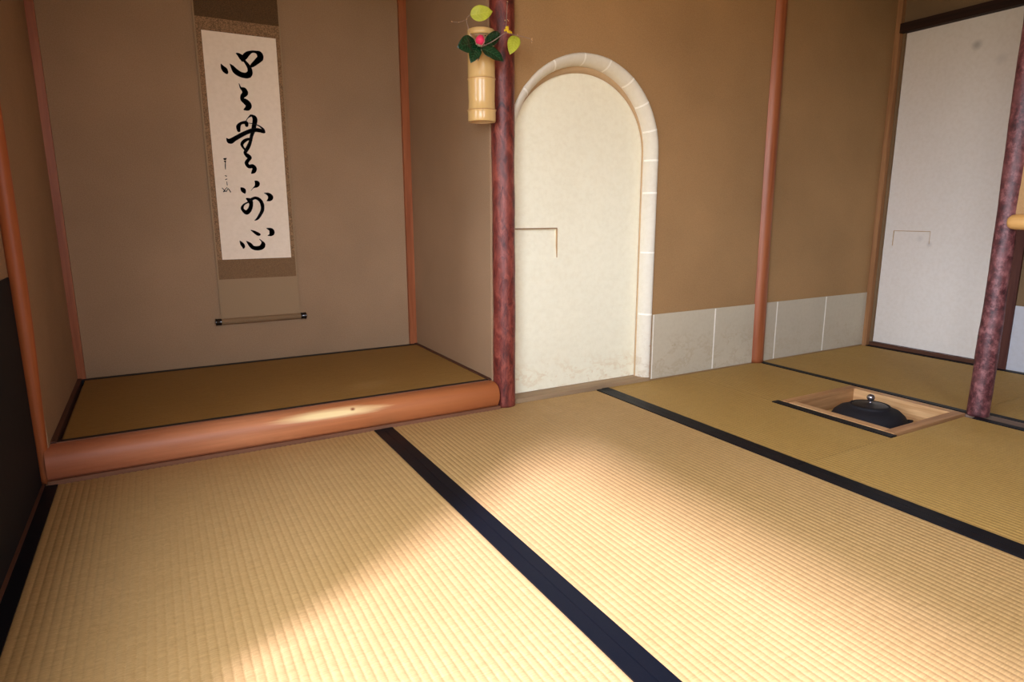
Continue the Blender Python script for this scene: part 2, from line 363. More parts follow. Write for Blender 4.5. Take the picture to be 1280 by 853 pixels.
def wall(name, mat, fixed, lo, hi, u0, u1, z0, z1, holes):
    """fixed 'x' or 'y': wall slab between lo..hi on that axis with rectangular holes (u0,u1,z0,z1)."""
    us = sorted({u0, u1, *[h[0] for h in holes], *[h[1] for h in holes]})
    zs = sorted({z0, z1, *[h[2] for h in holes], *[h[3] for h in holes]})
    bm = bmesh.new()
    for a, b in zip(us, us[1:]):
        for c, d in zip(zs, zs[1:]):
            mu, mz = (a+b)/2, (c+d)/2
            if any(h[0] < mu < h[1] and h[2] < mz < h[3] for h in holes): continue
            if fixed == 'x': box(bm, lo, hi, a, b, c, d)
            else: box(bm, a, b, lo, hi, c, d)
    bmesh.ops.remove_doubles(bm, verts=bm.verts, dist=1e-5)
    # drop the interior faces between cells
    seen = {}
    for f in list(bm.faces):
        key = tuple(sorted(v.index for v in f.verts)) if False else tuple(sorted(tuple(round(c, 4) for c in v.co) for v in f.verts))
        seen.setdefault(key, []).append(f)
    bmesh.ops.delete(bm, geom=[f for fs in seen.values() if len(fs) > 1 for f in fs], context='FACES')
    return S(obj(name, bm, mat))

LW_HOLES = [WIN_L1, WIN_L2]
wall('wall_left', PL_ALC, 'x', XL-.07, XL, YR, 2.06, -.05, CZ, LW_HOLES)
wall('wall_rear', PL_MAIN, 'y', YR-.07, YR, XL-.07, XR+.07, -.05, CZ, [WIN_R])
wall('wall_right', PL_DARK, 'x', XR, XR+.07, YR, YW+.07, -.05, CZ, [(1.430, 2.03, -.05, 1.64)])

# window frames of the unseen openings that light the room
def wframe(name, fixed, a, h):
    bm = bmesh.new(); t = .022
    for (u0,u1,z0,z1) in ((h[0],h[0]+t,h[2],h[3]),(h[1]-t,h[1],h[2],h[3]),(h[0]+t,h[1]-t,h[2],h[2]+t),(h[0]+t,h[1]-t,h[3]-t,h[3])):
        if fixed == 'x': box(bm, a-.075, a+.004, u0, u1, z0, z1)
        else: box(bm, u0, u1, a-.075, a+.004, z0, z1)
    S(obj(name, bm, JAMB))
wframe('window_1', 'x', XL, WIN_L1); wframe('window_2', 'x', XL, WIN_L2); wframe('window_3', 'y', YR, WIN_R)

S(obj('wall_sun_block', boxbm(-2.40, XL-.07, .86, .90, -.3, 3.2), PL_MAIN))  # unseen wall added outside to keep the sun out of the second window
S(obj('ceiling_shade', boxbm(2.567, XR+.07, YR, YW, 1.795, 1.83), CEIL_D))  # unseen lower ceiling added to darken the wall beyond the sleeve
S(obj('wall_drop', boxbm(2.540, 2.566, 1.072, YW, 1.795, CZ), PL_MAIN))
# alcove shell
wt = .06
S(obj('wall_alcove_back', boxbm(AXL-wt, AXR+wt, AYB, AYB+wt, 0, CZ+.1), PL_ALC))
S(obj('wall_alcove_left', boxbm(AXL-wt, AXL, 2.05, AYB, -.05, CZ+.1), PL_ALC))
S(obj('wall_alcove_right', boxbm(AXR, AXR+.05, YW+.010, AYB, 0, CZ+.1), PL_ALC))
bm = bmesh.new(); box(bm, AXL, AXR, YW-.02, AYB, 2.20, 2.25)
S(obj('ceiling_alcove', bm, CEIL))
S(obj('wall_alcove_header', boxbm(AXL, AXR, 2.05, 2.10, 1.62, CZ), PL_MAIN))  # unseen header, hung lower to shade the upper alcove
# alcove floor base
S(obj('floor_alcove', boxbm(AXL, AXR, 2.078, AYB, 0.0, AZ-.022), FLOORW))

# --- back wall with arched opening -------------------------------------------------
AC, AS = 1.4975, 0.955                          # arch centre x, spring height
LEFT = .016                                     # the left half is a little wider than the right
def arch_pts(a_l, a_r, ztop, n=40, zbase=-.06):
    """open outline from left foot over the arch to the right foot"""
    a_l = a_l + LEFT
    pts = [(AC-a_l, zbase)]
    for k in range(9): pts.append((AC-a_l, zbase+(AS-zbase)*(k+1)/10))
    for k in range(n+1):
        t = PI - PI*k/n
        a = a_l if math.cos(t) < 0 else a_r
        pts.append((AC+a*math.cos(t), AS+(ztop-AS)*math.sin(t)))
    for k in range(9): pts.append((AC+a_r, AS-(AS-zbase)*(k+1)/10))
    pts.append((AC+a_r, zbase))
    return pts
OUT = arch_pts(.340, .340, 1.298)
def arch_wall():
    bm = bmesh.new()
    x0, x1 = AXR+.030, XR+.07
    front, back = YW, YW+.075
    for y in (front, back):
        ov = [bm.verts.new((x, y, z)) for x, z in OUT]
        n = len(OUT)
        tops = [bm.verts.new((x, y, CZ)) for x, z in OUT]
        for k in range(n-1):
            if abs(OUT[k][0]-OUT[k+1][0]) < 1e-6: continue
            bm.faces.new((ov[k], ov[k+1], tops[k+1], tops[k]))
        # sides
        def side(xs, chain):
            for k in range(len(chain)-1):
                a, b = chain[k], chain[k+1]
                c = bm.verts.new((xs, y, b[1])); d = bm.verts.new((xs, y, a[1]))
                e = bm.verts.new((a[0], y, a[1])); f = bm.verts.new((b[0], y, b[1]))
                bm.faces.new((d, e, f, c))
        side(x0, [(OUT[0][0], -.06), (OUT[0][0], AS), (OUT[0][0], CZ)])
        side(x1, [(OUT[-1][0], -.06), (OUT[-1][0], AS), (OUT[-1][0], CZ)])
    # reveal
    for k in range(len(OUT)-1):
        a, b = OUT[k], OUT[k+1]
        bm.faces.new([bm.verts.new(p) for p in ((a[0],front,a[1]),(b[0],front,b[1]),(b[0],back,b[1]),(a[0],back,a[1]))])
    bmesh.ops.remove_doubles(bm, verts=bm.verts, dist=1e-5)
    bmesh.ops.recalc_face_normals(bm, faces=bm.faces)
    return bm
S(obj('wall_back', arch_wall(), PL_MAIN))

# paper band rounded over the edge of the arch, pasted in sheets
def sweep_arch(bm, prof, a=.340, zt=1.298, n=40):
    """prof: list of (inset, y). inset>0 shrinks the arch"""
    rows = []
    for ins, y in prof:
        rows.append([bm.verts.new((x, y, z)) for x, z in arch_pts(a-ins, a-ins, zt-ins, n)])
    for r0, r1 in zip(rows, rows[1:]):
        for k in range(len(r0)-1): bm.faces.new((r0[k], r0[k+1], r1[k+1], r1[k]))
bm = bmesh.new()
prof = [(-.005, YW-.0005), (-.004, YW-.005), (0, YW-.009)]
for k in range(1, 7):
    t = PI/2*k/6
    prof.append((.034*math.sin(t), YW-.009+.048*(1-math.cos(t))))
sweep_arch(bm, prof + [(.034, YW+.045)])
# slightly torn outer edge
for v in bm.verts:
    if v.co.y < YW-.0001 and v.co.z > .9 and abs(v.co.y-(YW-.0005)) < 1e-4:
        v.co += Vector((0,0,1))*noise.noise(v.co*70)*.004
trim_arch = S(obj('trim_1', bm, ARCHP, smooth=True))
# seams between the paper sheets
def seam_at(idx_pt, nrm):
    bm = bmesh.new()
    (x, z), (nx, nz) = idx_pt, nrm
    tx, tz = -nz, nx
    rows = []
    for ins, y in [(-.0045, YW-.0060)] + [(p[0], p[1]-.0007) for p in prof[2:]]:
        w = .0036
        e = .0010
        rows.append([bm.verts.new((x-nx*(ins)+tx*s*w - nx*e*0, y, z-nz*(ins)+tz*s*w)) for s in (-1, 1)])
    for r0, r1 in zip(rows, rows[1:]): bm.faces.new((r0[0], r0[1], r1[1], r1[0]))
    return bm
for ang in (16, 35, 54, 75, 95, 118, 145):
    t = math.radians(ang)
    o = obj('paper_seam', seam_at((AC+(.3392+(LEFT if math.cos(t) < 0 else 0))*math.cos(t), AS+.3422*math.sin(t)), (math.cos(t), math.sin(t))), SEAM, trim_arch)
for z in (.93, .80, .555, .292):
    obj('paper_seam', seam_at((AC+.3392, z), (1, 0)), SEAM, trim_arch)
# tan lining behind the band
bm = bmesh.new()
for p0, p1 in ((.034, .040),):
    A = arch_pts(.306, .306, 1.264); B = arch_pts(.3035, .3035, 1.242)
    ra = [bm.verts.new((x, YW+.0445, z)) for x, z in A]; rb = [bm.verts.new((x, YW+.0465, z)) for x, z in B]
    rc = [bm.verts.new((x, YW+.0520, z)) for x, z in B]
    for r0, r1 in ((ra, rb), (rb, rc)):
        for k in range(len(r0)-1): bm.faces.new((r0[k], r0[k+1], r1[k+1], r1[k]))
S(obj('trim_2', bm, ARCHL, smooth=True))
# wooden strip the arched door slides on
S(obj('trim_3', boxbm(1.16, 1.835, YW-.012, YW+.16, -.02, .014), SILL_W, bevel=.002))

# sliding door panels with a folded-in paper finger pull
def panel(name, mat, fixed, face, u0, u1, z0, z1, pull, depth=.010, flip=1, thick=.022):
    a, b, c, d = pull
    bm = bmesh.new()
    def P(u, z, off=0.0):
        return (u, face+off, z) if fixed == 'y' else (face+off, u, z)
    us, zs = [u0, a, b, u1], [z0, c, d, z1]
    g = {(i, j): bm.verts.new(P(us[i], zs[j])) for i in range(4) for j in range(4)}
    for i in range(3):
        for j in range(3):
            if i == 1 and j == 1: continue
            bm.faces.new((g[i,j], g[i+1,j], g[i+1,j+1], g[i,j+1]))
    e = .004
    q = [bm.verts.new(P(a+e, c+.001, .0003)), bm.verts.new(P(b-e, c+.001, .0003)), bm.verts.new(P(b-e, d-e, depth)), bm.verts.new(P(a+e, d-e, depth))]
    bm.faces.new(q)
    r = [g[1,1], g[2,1], g[2,2], g[1,2]]
    for k in range(4): bm.faces.new((r[k], r[(k+1)%4], q[(k+1)%4], q[k]))
    bk = {(i, j): bm.verts.new(P(us[i], zs[j], thick)) for i in (0,3) for j in (0,3)}
    bm.faces.new((bk[0,0], bk[3,0], bk[3,3], bk[0,3]))
    bm.faces.new((g[0,0], bk[0,0], bk[0,3], g[0,3], g[0,2], g[0,1])); bm.faces.new((g[3,0], bk[3,0], bk[3,3], g[3,3], g[3,2], g[3,1]))
    bm.faces.new((g[0,0], g[1,0], g[2,0], g[3,0], bk[3,0], bk[0,0])); bm.faces.new((g[0,3], g[1,3], g[2,3], g[3,3], bk[3,3], bk[0,3]))
    bmesh.ops.recalc_face_normals(bm, faces=bm.faces)
    return obj(name, bm, mat)
YD = YW+.0535
d1 = S(panel('door_1', DOORP, 'y', YD, 1.10, 2.0, .016, 1.40, (1.13, 1.392, .545, .664), .014))
# thin tan strips along the top and side of the finger pull
bm = bmesh.new(); box(bm, 1.132, 1.390, YD-.0012, YD+.010, .659, .664)
obj('pull_lip', bm, SILL_W, d1)
bm = bmesh.new(); box(bm, 1.388, 1.392, YD-.0008, YD+.006, .548, .660)
obj('pull_edge', bm, ARCHL, d1)
d2 = S(panel('door_2', DOORP2, 'x', XR+.012, 1.424, 2.045, .022, 1.63, (1.80, 1.985, .50, .624), .006))
obj('pull_lip', boxbm(XR+.0112, XR+.016, 1.80, 1.985, .621, .624), ARCHL, d2)
obj('pull_edge', boxbm(XR+.0114, XR+.015, 1.983, 1.9855, .545, .621), ARCHL, d2)
obj('pull_edge', boxbm(XR+.0114, XR+.015, 1.7995, 1.802, .560, .621), ARCHL, d2)
# door 2 surround: lintel, jamb, track
S(obj('trim_4', boxbm(XR-.030, XR+.05, YR+.9, 2.045, 1.598, 1.642), DARKW, bevel=.002))
S(obj('trim_5', boxbm(XR-.012, XR+.05, 1.385, 1.430, -.01, 1.598), JAMB, bevel=.002))
S(obj('trim_6', boxbm(XR-.006, XR+.055, 1.430, 2.04, -.02, .020), TRIM_Y, bevel=.002))

# paper skirting
def sheets(name, spans, mat, z1, y=YW-.0025):
    bm = bmesh.new()
    for a, b in spans: box(bm, a, b, y, YW-.0002, .002, z1)
    return S(obj(name, bm, mat))
bbl = sheets('baseboard_back_left', [(1.850, 2.500)], KOSHI, .289)
obj('paper_seam', boxbm(2.222, 2.228, YW-.0035, YW-.0022, .004, .288), SEAM, bbl)
obj('paper_seam', boxbm(1.853, 1.857, YW-.0035, YW-.0022, .004, .288), SEAM, bbl)
bbr = sheets('baseboard_back_right', [(2.560, 3.388)], KOSHI2, .290)
for x in (2.648, 3.025): obj('paper_seam', boxbm(x-.003, x+.003, YW-.0035, YW-.0022, .004, .289), SEAM, bbr)
S(obj('baseboard_right', boxbm(XR-.0025, XR-.0002, YR, 1.385, .002, .300), KOSHI3))
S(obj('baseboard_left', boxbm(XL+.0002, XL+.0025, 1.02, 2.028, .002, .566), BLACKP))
S(obj('trim_7', boxbm(XL, XL+.010, YR, 2.03, -.05, .004), TRIM_Y))

# ------------------------------------------------------------------ posts
def round_post(name, mat, pts, rads, label, cat, n=40, rough=0.0, freq=14, flat=None, group=None, sub=8, ymax=None):
    """natural log post; pts centre line, rads radii"""
    zs = catmull([(p[0], p[1], p[2], r) for p, r in zip(pts, rads)], sub)
    bm = bmesh.new(); rings = []
    for (x, y, z, r) in zs:
        ring = []
        for k in range(n):
            a = 2*PI*k/n
            p = Vector((x+r*math.cos(a), y+r*math.sin(a), z))
            if rough:
                d = noise.noise(Vector((p.x*freq, p.y*freq, p.z*freq*.5)))*rough + noise.noise(Vector((p.x, p.y, p.z*.6))*freq*4)*rough*.45
                p += Vector((math.cos(a), math.sin(a), 0))*d
            if ymax: p.y = min(p.y, ymax)
            ring.append(bm.verts.new(p))
        rings.append(ring)
    for a, b in zip(rings, rings[1:]):
        for k in range(n): bm.faces.new((a[k], a[(k+1)%n], b[(k+1)%n], b[k]))
    bm.faces.new(list(reversed(rings[0]))); bm.faces.new(rings[-1])
    o = obj(name, bm, mat, smooth=True, origin=(pts[0][0], pts[0][1], pts[0][2]))
    return tag(o, label, cat, group)

PX, PY = 1.117, 2.062
zz = [i*0.24 for i in range(10)]
round_post('bark_pillar', BARK, [(PX+.0015*math.sin(3*z), PY, z if z < 2.1 else 2.149) for z in zz],
           [.0410+.0010*math.sin(5*z+1)+.0008*z for z in zz],
           'dark red pine pillar with bark left on, between alcove and arched doorway', 'pillar', 56, .0016, 16, sub=16)
zz = [i*0.24 for i in range(10)]
round_post('leaning_bark_post', BARK2, [(2.541+.006*math.sin(2*z)-.004*z, 1.100, z if z < 2.1 else 2.149) for z in zz],
           [.0325+.0015*math.sin(6*z+1) for z in zz],
           'pinkish bark post standing free beside the hearth, bamboo end crossing it', 'post', 48, .0020, 20, sub=16)
# post with polished round face in the arch wall
round_post('cedar_post', CEDAR, [(2.531-.006*math.sin(1.5*z+.3)-.007*z, YW+.012, z if z < 2.1 else 2.149) for z in zz],
           [.040-.002*z+.0012*math.sin(7*z) for z in zz],
           'reddish peeled cedar post between the two stretches of white skirting paper', 'post', 48, ymax=YW-.0003)
# alcove front post, thin at the foot
round_post('cedar_post', CEDAR_D, [(-.3185, 2.046, 0.0), (-.3160, 2.046, .25), (-.3125, 2.046, .50), (-.311, 2.046, .9), (-.311, 2.046, 1.5), (-.311, 2.046, 2.149)],
           [.0115, .0160, .0190, .020, .020, .020],
           'orange-brown round post at the front left corner of the alcove, by black paper', 'post', 32)
def square_post(x0, x1, y0, y1, z0, z1, mat, label, r=.004):
    bm = boxbm(x0, x1, y0, y1, z0, z1)
    return tag(obj('corner_post', bm, mat, origin=((x0+x1)/2, (y0+y1)/2, z0), bevel=r), label, 'post')
square_post(AXL+.0002, AXL+.027, AYB-.018, AYB-.0002, AZ-.002, 2.199, CEDAR, 'slim square cedar post in the back left corner of the alcove')
square_post(AXR-.034, AXR-.0002, AYB-.018, AYB-.0002, AZ-.002, 2.199, CEDAR, 'slim square cedar post in the back right corner of the alcove')
square_post(XR-.027, XR+.012, YW-.026, YW-.0002, -.004, 2.149, CEDAR_P, 'pale square post in the corner beside the plain white sliding door', .005)

# ------------------------------------------------------------------ alcove sill log
def sill_log():
    bm = bmesh.new()
    x0, x1 = -.3115, 1.078
    prof = []
    # cross-section in (y, z): rounded front
    pts = [(2.078, .012), (2.030, .010), (2.0225, .020), (2.0175, .038), (2.0170, .056), (2.0205, .074), (2.0290, .088), (2.0400, .0955), (2.0540, .0985), (2.078, .0985)]
    n = 48
    rings = []
    for k in range(n+1):
        t = k/n; x = x0+(x1-x0)*t
        ring = []
        for (y, z) in pts:
            xx = x
            if t == 1: xx = x1 - ((z-.055)/.05)**2*.012 - max(0, (2.03-y))*0.3
            w = noise.noise(Vector((x*3, z*6, 1)))*.0018
            ring.append(bm.verts.new((xx, y + (w if y < 2.07 else 0), z)))
        rings.append(ring)
    m = len(pts)
    for a, b in zip(rings, rings[1:]):
        for k in range(m): bm.faces.new((a[k], b[k], b[(k+1)%m], a[(k+1)%m]))
    bm.faces.new(rings[0]); bm.faces.new(list(reversed(rings[-1])))
    bmesh.ops.recalc_face_normals(bm, faces=bm.faces)
    return bm
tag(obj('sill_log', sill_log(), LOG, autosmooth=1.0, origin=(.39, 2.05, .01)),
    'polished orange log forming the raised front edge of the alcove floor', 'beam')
S(obj('trim_8', boxbm(-.312, 1.078, 2.020, 2.070, -.02, .011), TRIM_X, bevel=.002))

# alcove mat
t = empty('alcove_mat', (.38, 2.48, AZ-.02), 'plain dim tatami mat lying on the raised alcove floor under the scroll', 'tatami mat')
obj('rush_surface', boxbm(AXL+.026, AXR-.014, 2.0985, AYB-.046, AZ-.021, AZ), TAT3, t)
obj('cloth_border', boxbm(AXL+.014, AXR-.014, 2.083, 2.098, AZ-.021, AZ+.001), HERI, t)
obj('cloth_border', boxbm(AXL+.014, AXR-.014, AYB-.0455, AYB-.019, AZ-.021, AZ+.001), HERI, t)
S(obj('trim_9', boxbm(AXL+.0002, AXL+.0135, 2.080, AYB-.019, AZ-.021, AZ+.004), TRIM_Y))
S(obj('trim_10', boxbm(AXR-.0135, AXR-.0002, 2.080, AYB-.019, AZ-.021, AZ+.004), TRIM_Y))
S(obj('trim_11', boxbm(AXL+.014, AXR-.0137, 2.0782, 2.0828, AZ-.021, AZ+.0005), TRIM_X))

# ------------------------------------------------------------------ tatami mats
PITCH = .0153
def ribs(bm, x0, x1, y0, y1, depth=.0016):
    """woven surface: a row of rounded ribs that run away from the camera, plus sides"""
    n = max(1, round((x1-x0)/PITCH)); p = (x1-x0)/n; k = 8
    cols = []
    ys = [y0 + (y1-y0)*j/max(1, round((y1-y0)/.25)) for j in range(max(1, round((y1-y0)/.25))+1)]
    for i in range(n*k+1):
        x = x0 + (x1-x0)*i/(n*k); f = (i % k)/k
        z = -depth*(1-abs(math.sin(PI*f))**.55)
        cols.append([bm.verts.new((x + noise.noise(Vector((x*9, y*5, 0)))*.0012, y, z)) for y in ys])
    for a, b in zip(cols, cols[1:]):
        for j in range(len(ys)-1):
            f = bm.faces.new((a[j], b[j], b[j+1], a[j+1])); f.smooth = True
    box(bm, x0, x1, y0, y1, -.050, -depth-.0012)

def mat_thing(rects, borders, mat, label, depth=.0016):
    xs = [r[0] for r in rects]+[r[1] for r in rects]; ys = [r[2] for r in rects]+[r[3] for r in rects]
    t = empty('tatami_mat', ((min(xs)+max(xs))/2, (min(ys)+max(ys))/2, -.05), label, 'tatami mat', 'tatami mats covering the floor')
    bm = bmesh.new()
    for r in rects: ribs(bm, r[0], r[1], r[2], r[3], depth)
    o = obj('rush_surface', bm, mat, t)
    for b in borders:
        bb = boxbm(b[0], b[1], b[2], b[3], -.050, .0016)
        obj('cloth_border', bb, HERI, t, bevel=.001)
    return t
g = .0006
yt = 2.030
mat_thing([(-.290, .592, .12, yt-.012)], [(-.3245, -.290, .12, yt-.012), (.592, .6238-g, .12, yt-.012)], TAT1,
          'large tatami mat in front of the alcove log, left of the first black band')
mat_thing([(.656, 1.545, .12, 2.048)], [(.6238+g, .656, .12, 2.048), (1.545, 1.5775-g, .12, 2.048)], TAT1,
          'large tatami mat between the two long black bands in the middle')
mat_thing([(1.610, 2.036, 1.1165, 2.056), (2.036, 2.072, 1.580, 2.056), (2.072, 2.532, 1.570, 2.056)],
          [(1.5775+g, 1.610, 1.1165, 2.056), (2.037, 2.0715, 1.118, 1.580)], TAT2,
          'half-size tatami mat cut out around the sunken hearth with the kettle')
mat_thing([(1.610, 2.483, -.80, 1.1145)], [(1.5775+g, 1.610, -.80, 1.1145), (2.483, 2.514, -.80, 1.090)], TAT2,
          'tatami mat at the right edge, nearer than the hearth, beside the free-standing post')
mat_thing([(2.562, 3.362, 1.135, 2.056)], [(2.533, 2.562, 1.135, 2.056), (3.362, 3.393, 1.135, 2.040)], TAT2,
          'dim tatami mat beyond the hearth in front of the white sliding door')
mat_thing([(2.605, 3.362, -.80, 1.133)], [(2.5765, 2.605, -.80, 1.133), (3.362, 3.393, -.80, 1.133)], TAT2,
          'dim tatami mat behind the bark post at the far right edge')
# mats behind the camera's feet
mat_thing([(-.3245, 1.576, -.80, .118)], [], TAT1, 'tatami mat lying crosswise behind the two large mats')
tag(obj('floor_board', boxbm(2.5155, 2.5755, -.80, 1.128, -.050, .0005), BOARD, origin=(2.545, .1, -.05), bevel=.001),
    'narrow grey-brown floor board running between black bands from the bark post', 'board')

# ------------------------------------------------------------------ sleeve wall and bamboo rail
S(obj('wall_sleeve', boxbm(2.530, 2.566, YR, 1.072, .700, CZ), PL_MAIN))
t = empty('bamboo_rail', (2.545, 1.06, .683), 'yellow bamboo rail under the short hanging wall, its end on the bark post', 'rail')
bm = bmesh.new()
BX, BY = 2.524, 1.088
prof = [(0, .0), (.010, .0008), (.018, .004), (.0235, .012), (.0258, .024), (.0262, .05), (.0262, .60), (.0285, .606), (.0262, .612), (.0262, 1.95)]
rings = []
for r, d in prof[1:]:
    rings.append([bm.verts.new((BX+r*math.cos(2*PI*k/32), BY-d, .687+r*math.sin(2*PI*k/32))) for k in range(32)])
for a, b in zip(rings, rings[1:]):
    for k in range(32): bm.faces.new((a[k], a[(k+1)%32], b[(k+1)%32], b[k]))
bm.faces.new(rings[0]); bm.faces.new(rings[-1]); bmesh.ops.recalc_face_normals(bm, faces=bm.faces)
obj('culm', bm, BAMBOO_Y, t, autosmooth=1.2)

# ------------------------------------------------------------------ hearth
t = empty('sunken_hearth', (2.295, 1.348, -.09), 'square sunken hearth with a pale wooden frame set into the tatami', 'hearth')
w = .036
for a, m in (((hx0, hx1, hy1-w, hy1), HEARTH_X), ((hx0, hx1, hy0, hy0+w), HEARTH_X), ((hx0, hx0+w, hy0+w, hy1-w), HEARTH_Y), ((hx1-w, hx1, hy0+w, hy1-w), HEARTH_Y)):
    bm = boxbm(a[0]+.0004, a[1]-.0004, a[2]+.0004, a[3]-.0004, -.066, .003)
    obj('frame_rail', bm, m, t, bevel=.0012)
bm = bmesh.new()
wi, zb = .020, -.0665
for a in ((hx0+.006, hx1-.006, hy1-w-wi, hy1-.006), (hx0+.006, hx1-.006, hy0+.006, hy0+w+wi), (hx0+.006, hx0+w+wi, hy0+w+wi, hy1-w-wi), (hx1-w-wi, hx1-.006, hy0+w+wi, hy1-w-wi)):
    box(bm, *a, -.20, zb)
obj('clay_box', bm, CLAY, t)
bm = bmesh.new(); N = 24
gx0, gx1, gy0, gy1 = hx0+w+wi, hx1-w-wi, hy0+w+wi, hy1-w-wi
G = [[bm.verts.new((gx0+(gx1-gx0)*i/N, gy0+(gy1-gy0)*j/N, -.135+.006*noise.noise(Vector((i*.5, j*.5, 0))) - .012*math.sin(PI*i/N)*math.sin(PI*j/N))) for j in range(N+1)] for i in range(N+1)]
for i in range(N):
    for j in range(N): bm.faces.new((G[i][j], G[i+1][j], G[i+1][j+1], G[i][j+1])).smooth = True
box(bm, gx0, gx1, gy0, gy1, -.2, -.17)
obj('ash_bed', bm, ASH, t)

# kettle
KX, KY = 2.300, 1.352
t = empty('iron_kettle', (KX, KY, -.15), 'black cast iron tea kettle sitting in the sunken hearth', 'kettle')
def kfn(p, a, r, z):
    if r > .08: p += Vector((math.cos(a), math.sin(a), 0))*noise.noise(p*60)*.0012
    return p
bm = bmesh.new()
lathe(bm, [(.05, -.149), (.080, -.145), (.106, -.132), (.124, -.110), (.131, -.086), (.1325, -.064), (.129, -.043), (.119, -.025), (.104, -.0115), (.086, -.0035), (.0725, .0005), (.0690, .0035), (.0680, .0085), (.0640, .0095), (.0620, .004), (.060, -.02), (.05, -.03)], KX, KY, 72, fn=kfn)
obj('kettle_body', bm, IRON, t, smooth=True)
bm = bmesh.new()
lathe(bm, [(.030, .000), (.0605, .003), (.0615, .0060), (.058, .0085), (.047, .0100), (.030, .0120), (.014, .0140), (.008, .0155), (.004, .0157)], KX, KY, 56)
lid = obj('lid', bm, IRON_L, t, smooth=True)
bm = bmesh.new()
lathe(bm, [(.006, .0150), (.0058, .018), (.0042, .0215), (.0050, .0245), (.0095, .027), (.0130, .032), (.0142, .037), (.0130, .042), (.0095, .0465), (.0040, .0490), (.001, .0495)], KX, KY, 32)
obj('knob', bm, CHROME, lid, smooth=True)
for s in (1, -1):
    bm = bmesh.new(); c = Vector((KX, KY, -.048)); d = Vector((math.cos(-.85), math.sin(-.85), 0))*s
    q = Vector((-d.y, d.x, 0)); base = c+d*.124
    tube(bm, [base-q*.012+d*.0, base-q*.011+d*.013+Vector((0,0,.004)), base+d*.019+Vector((0,0,.007)), base+q*.011+d*.013+Vector((0,0,.004)), base+q*.012], [.0055,.005,.0048,.005,.0055], 12)
    obj('kettle_lug', bm, IRON, t, smooth=True)

# ------------------------------------------------------------------ hanging scroll
YS = AYB-.010
t = empty('hanging_scroll', (.378, AYB-.012, .265), 'calligraphy scroll with five large brushed characters hanging on the alcove wall', 'scroll')
def sheet(x0, x1, z0, z1, y, th=.0012):
    return boxbm(x0, x1, y, y+th, z0, z1)
sx0, sx1, px0, px1, pz0, pz1 = .2185, .5375, .2435, .5160, .5355, 1.4140
obj('upper_silk', sheet(sx0+.006, sx1-.006, 1.462, 1.800, YS), SILK_T, t)
obj('silk_strip', sheet(sx0+.006, sx1-.006, pz1, 1.462, YS), SILK_S, t)
obj('side_silk', sheet(sx0+.006, px0, pz0, pz1, YS), SILK_S, t)
obj('side_silk', sheet(px1, sx1-.006, pz0, pz1, YS), SILK_S, t)
obj('lower_silk', sheet(sx0+.006, sx1-.006, .4545, pz0, YS), SILK_B, t)
obj('pale_silk', sheet(sx0+.006, sx1-.006, .2900, .4545, YS), SILK_P, t)
for x0, x1 in ((sx0, sx0+.006), (sx1-.006, sx1)):
    obj('edge_binding', sheet(x0, x1, .2900, 1.800, YS-.0004, .0018), SILK_P, t)
paper = obj('paper', sheet(px0, px1, pz0, pz1, YS), WASHI, t)
bm = bmesh.new()
R0 = .0125
rr = [[bm.verts.new((x, YS-.003+R0*math.cos(2*PI*k/28), .279+R0*math.sin(2*PI*k/28))) for k in range(28)] for x in (sx0, sx1)]
for k in range(28): bm.faces.new((rr[0][k], rr[0][(k+1)%28], rr[1][(k+1)%28], rr[1][k])).smooth = True
bm.faces.new(rr[0]); bm.faces.new(rr[1])
rod = obj('roller', bm, SILK_P, t)
for s, x in ((-1, sx0), (1, sx1)):
    bm = bmesh.new(); rings = []
    for dx, r in ((0, .0128), (.001, .0142), (.016, .0142), (.0185, .0150), (.022, .0150), (.0235, .0135)):
        rings.append([bm.verts.new((x+s*dx, YS-.003+r*math.cos(2*PI*k/28), .279+r*math.sin(2*PI*k/28))) for k in range(28)])
    for a, b in zip(rings, rings[1:]):
        for k in range(28): bm.faces.new((a[k], a[(k+1)%28], b[(k+1)%28], b[k]))
    bm.faces.new(rings[0]); bm.faces.new(rings[-1]); bmesh.ops.recalc_face_normals(bm, faces=bm.faces)
    obj('roller_end', bm, LACQ, rod, autosmooth=.6)
bm = bmesh.new(); tube(bm, [(sx0-.004, YS-.003, 1.805), (sx1+.004, YS-.003, 1.805)], .007, 12)
obj('top_rod', bm, LACQ, t, smooth=True)
bm = bmesh.new(); tube(bm, [(sx0+.09, YS-.004, 1.81), (.378, YS+.003, 1.862), (sx1-.09, YS-.004, 1.81)], .0018, 8)
obj('hanging_cord', bm, SILK_B, t, smooth=True)

def ink_mesh(strokes, y):
    bm = bmesh.new(); lay = 0
    for st in strokes:
        pts = catmull(st, 7)
        yy = y - .00006*lay; lay += 1
        L, R = [], []
        for i, (x, z, w) in enumerate(pts):
            a = pts[max(i-1, 0)]; b = pts[min(i+1, len(pts)-1)]
            dx, dz = b[0]-a[0], b[1]-a[1]; l = math.hypot(dx, dz) or 1
            nx, nz = -dz/l, dx/l; h = max(w, .0008)/2
            jit = 1+.10*noise.noise(Vector((x*400, z*400, 0)))
            L.append(bm.verts.new((x+nx*h*jit, yy, z+nz*h*jit))); R.append(bm.verts.new((x-nx*h*jit, yy, z-nz*h*jit)))
        for i in range(len(pts)-1): bm.faces.new((L[i], L[i+1], R[i+1], R[i]))
        # rounded fill at each thick sample keeps tight bends solid
        for i in range(0, len(pts), 2):
            x, z, w = pts[i]
            if w < .0022: continue
            c = [bm.verts.new((x+w/2*math.cos(2*PI*k/14), yy-.00002, z+w/2*math.sin(2*PI*k/14))) for k in range(14)]
            bm.faces.new(c)
    bmesh.ops.recalc_face_normals(bm, faces=bm.faces)
    return bm
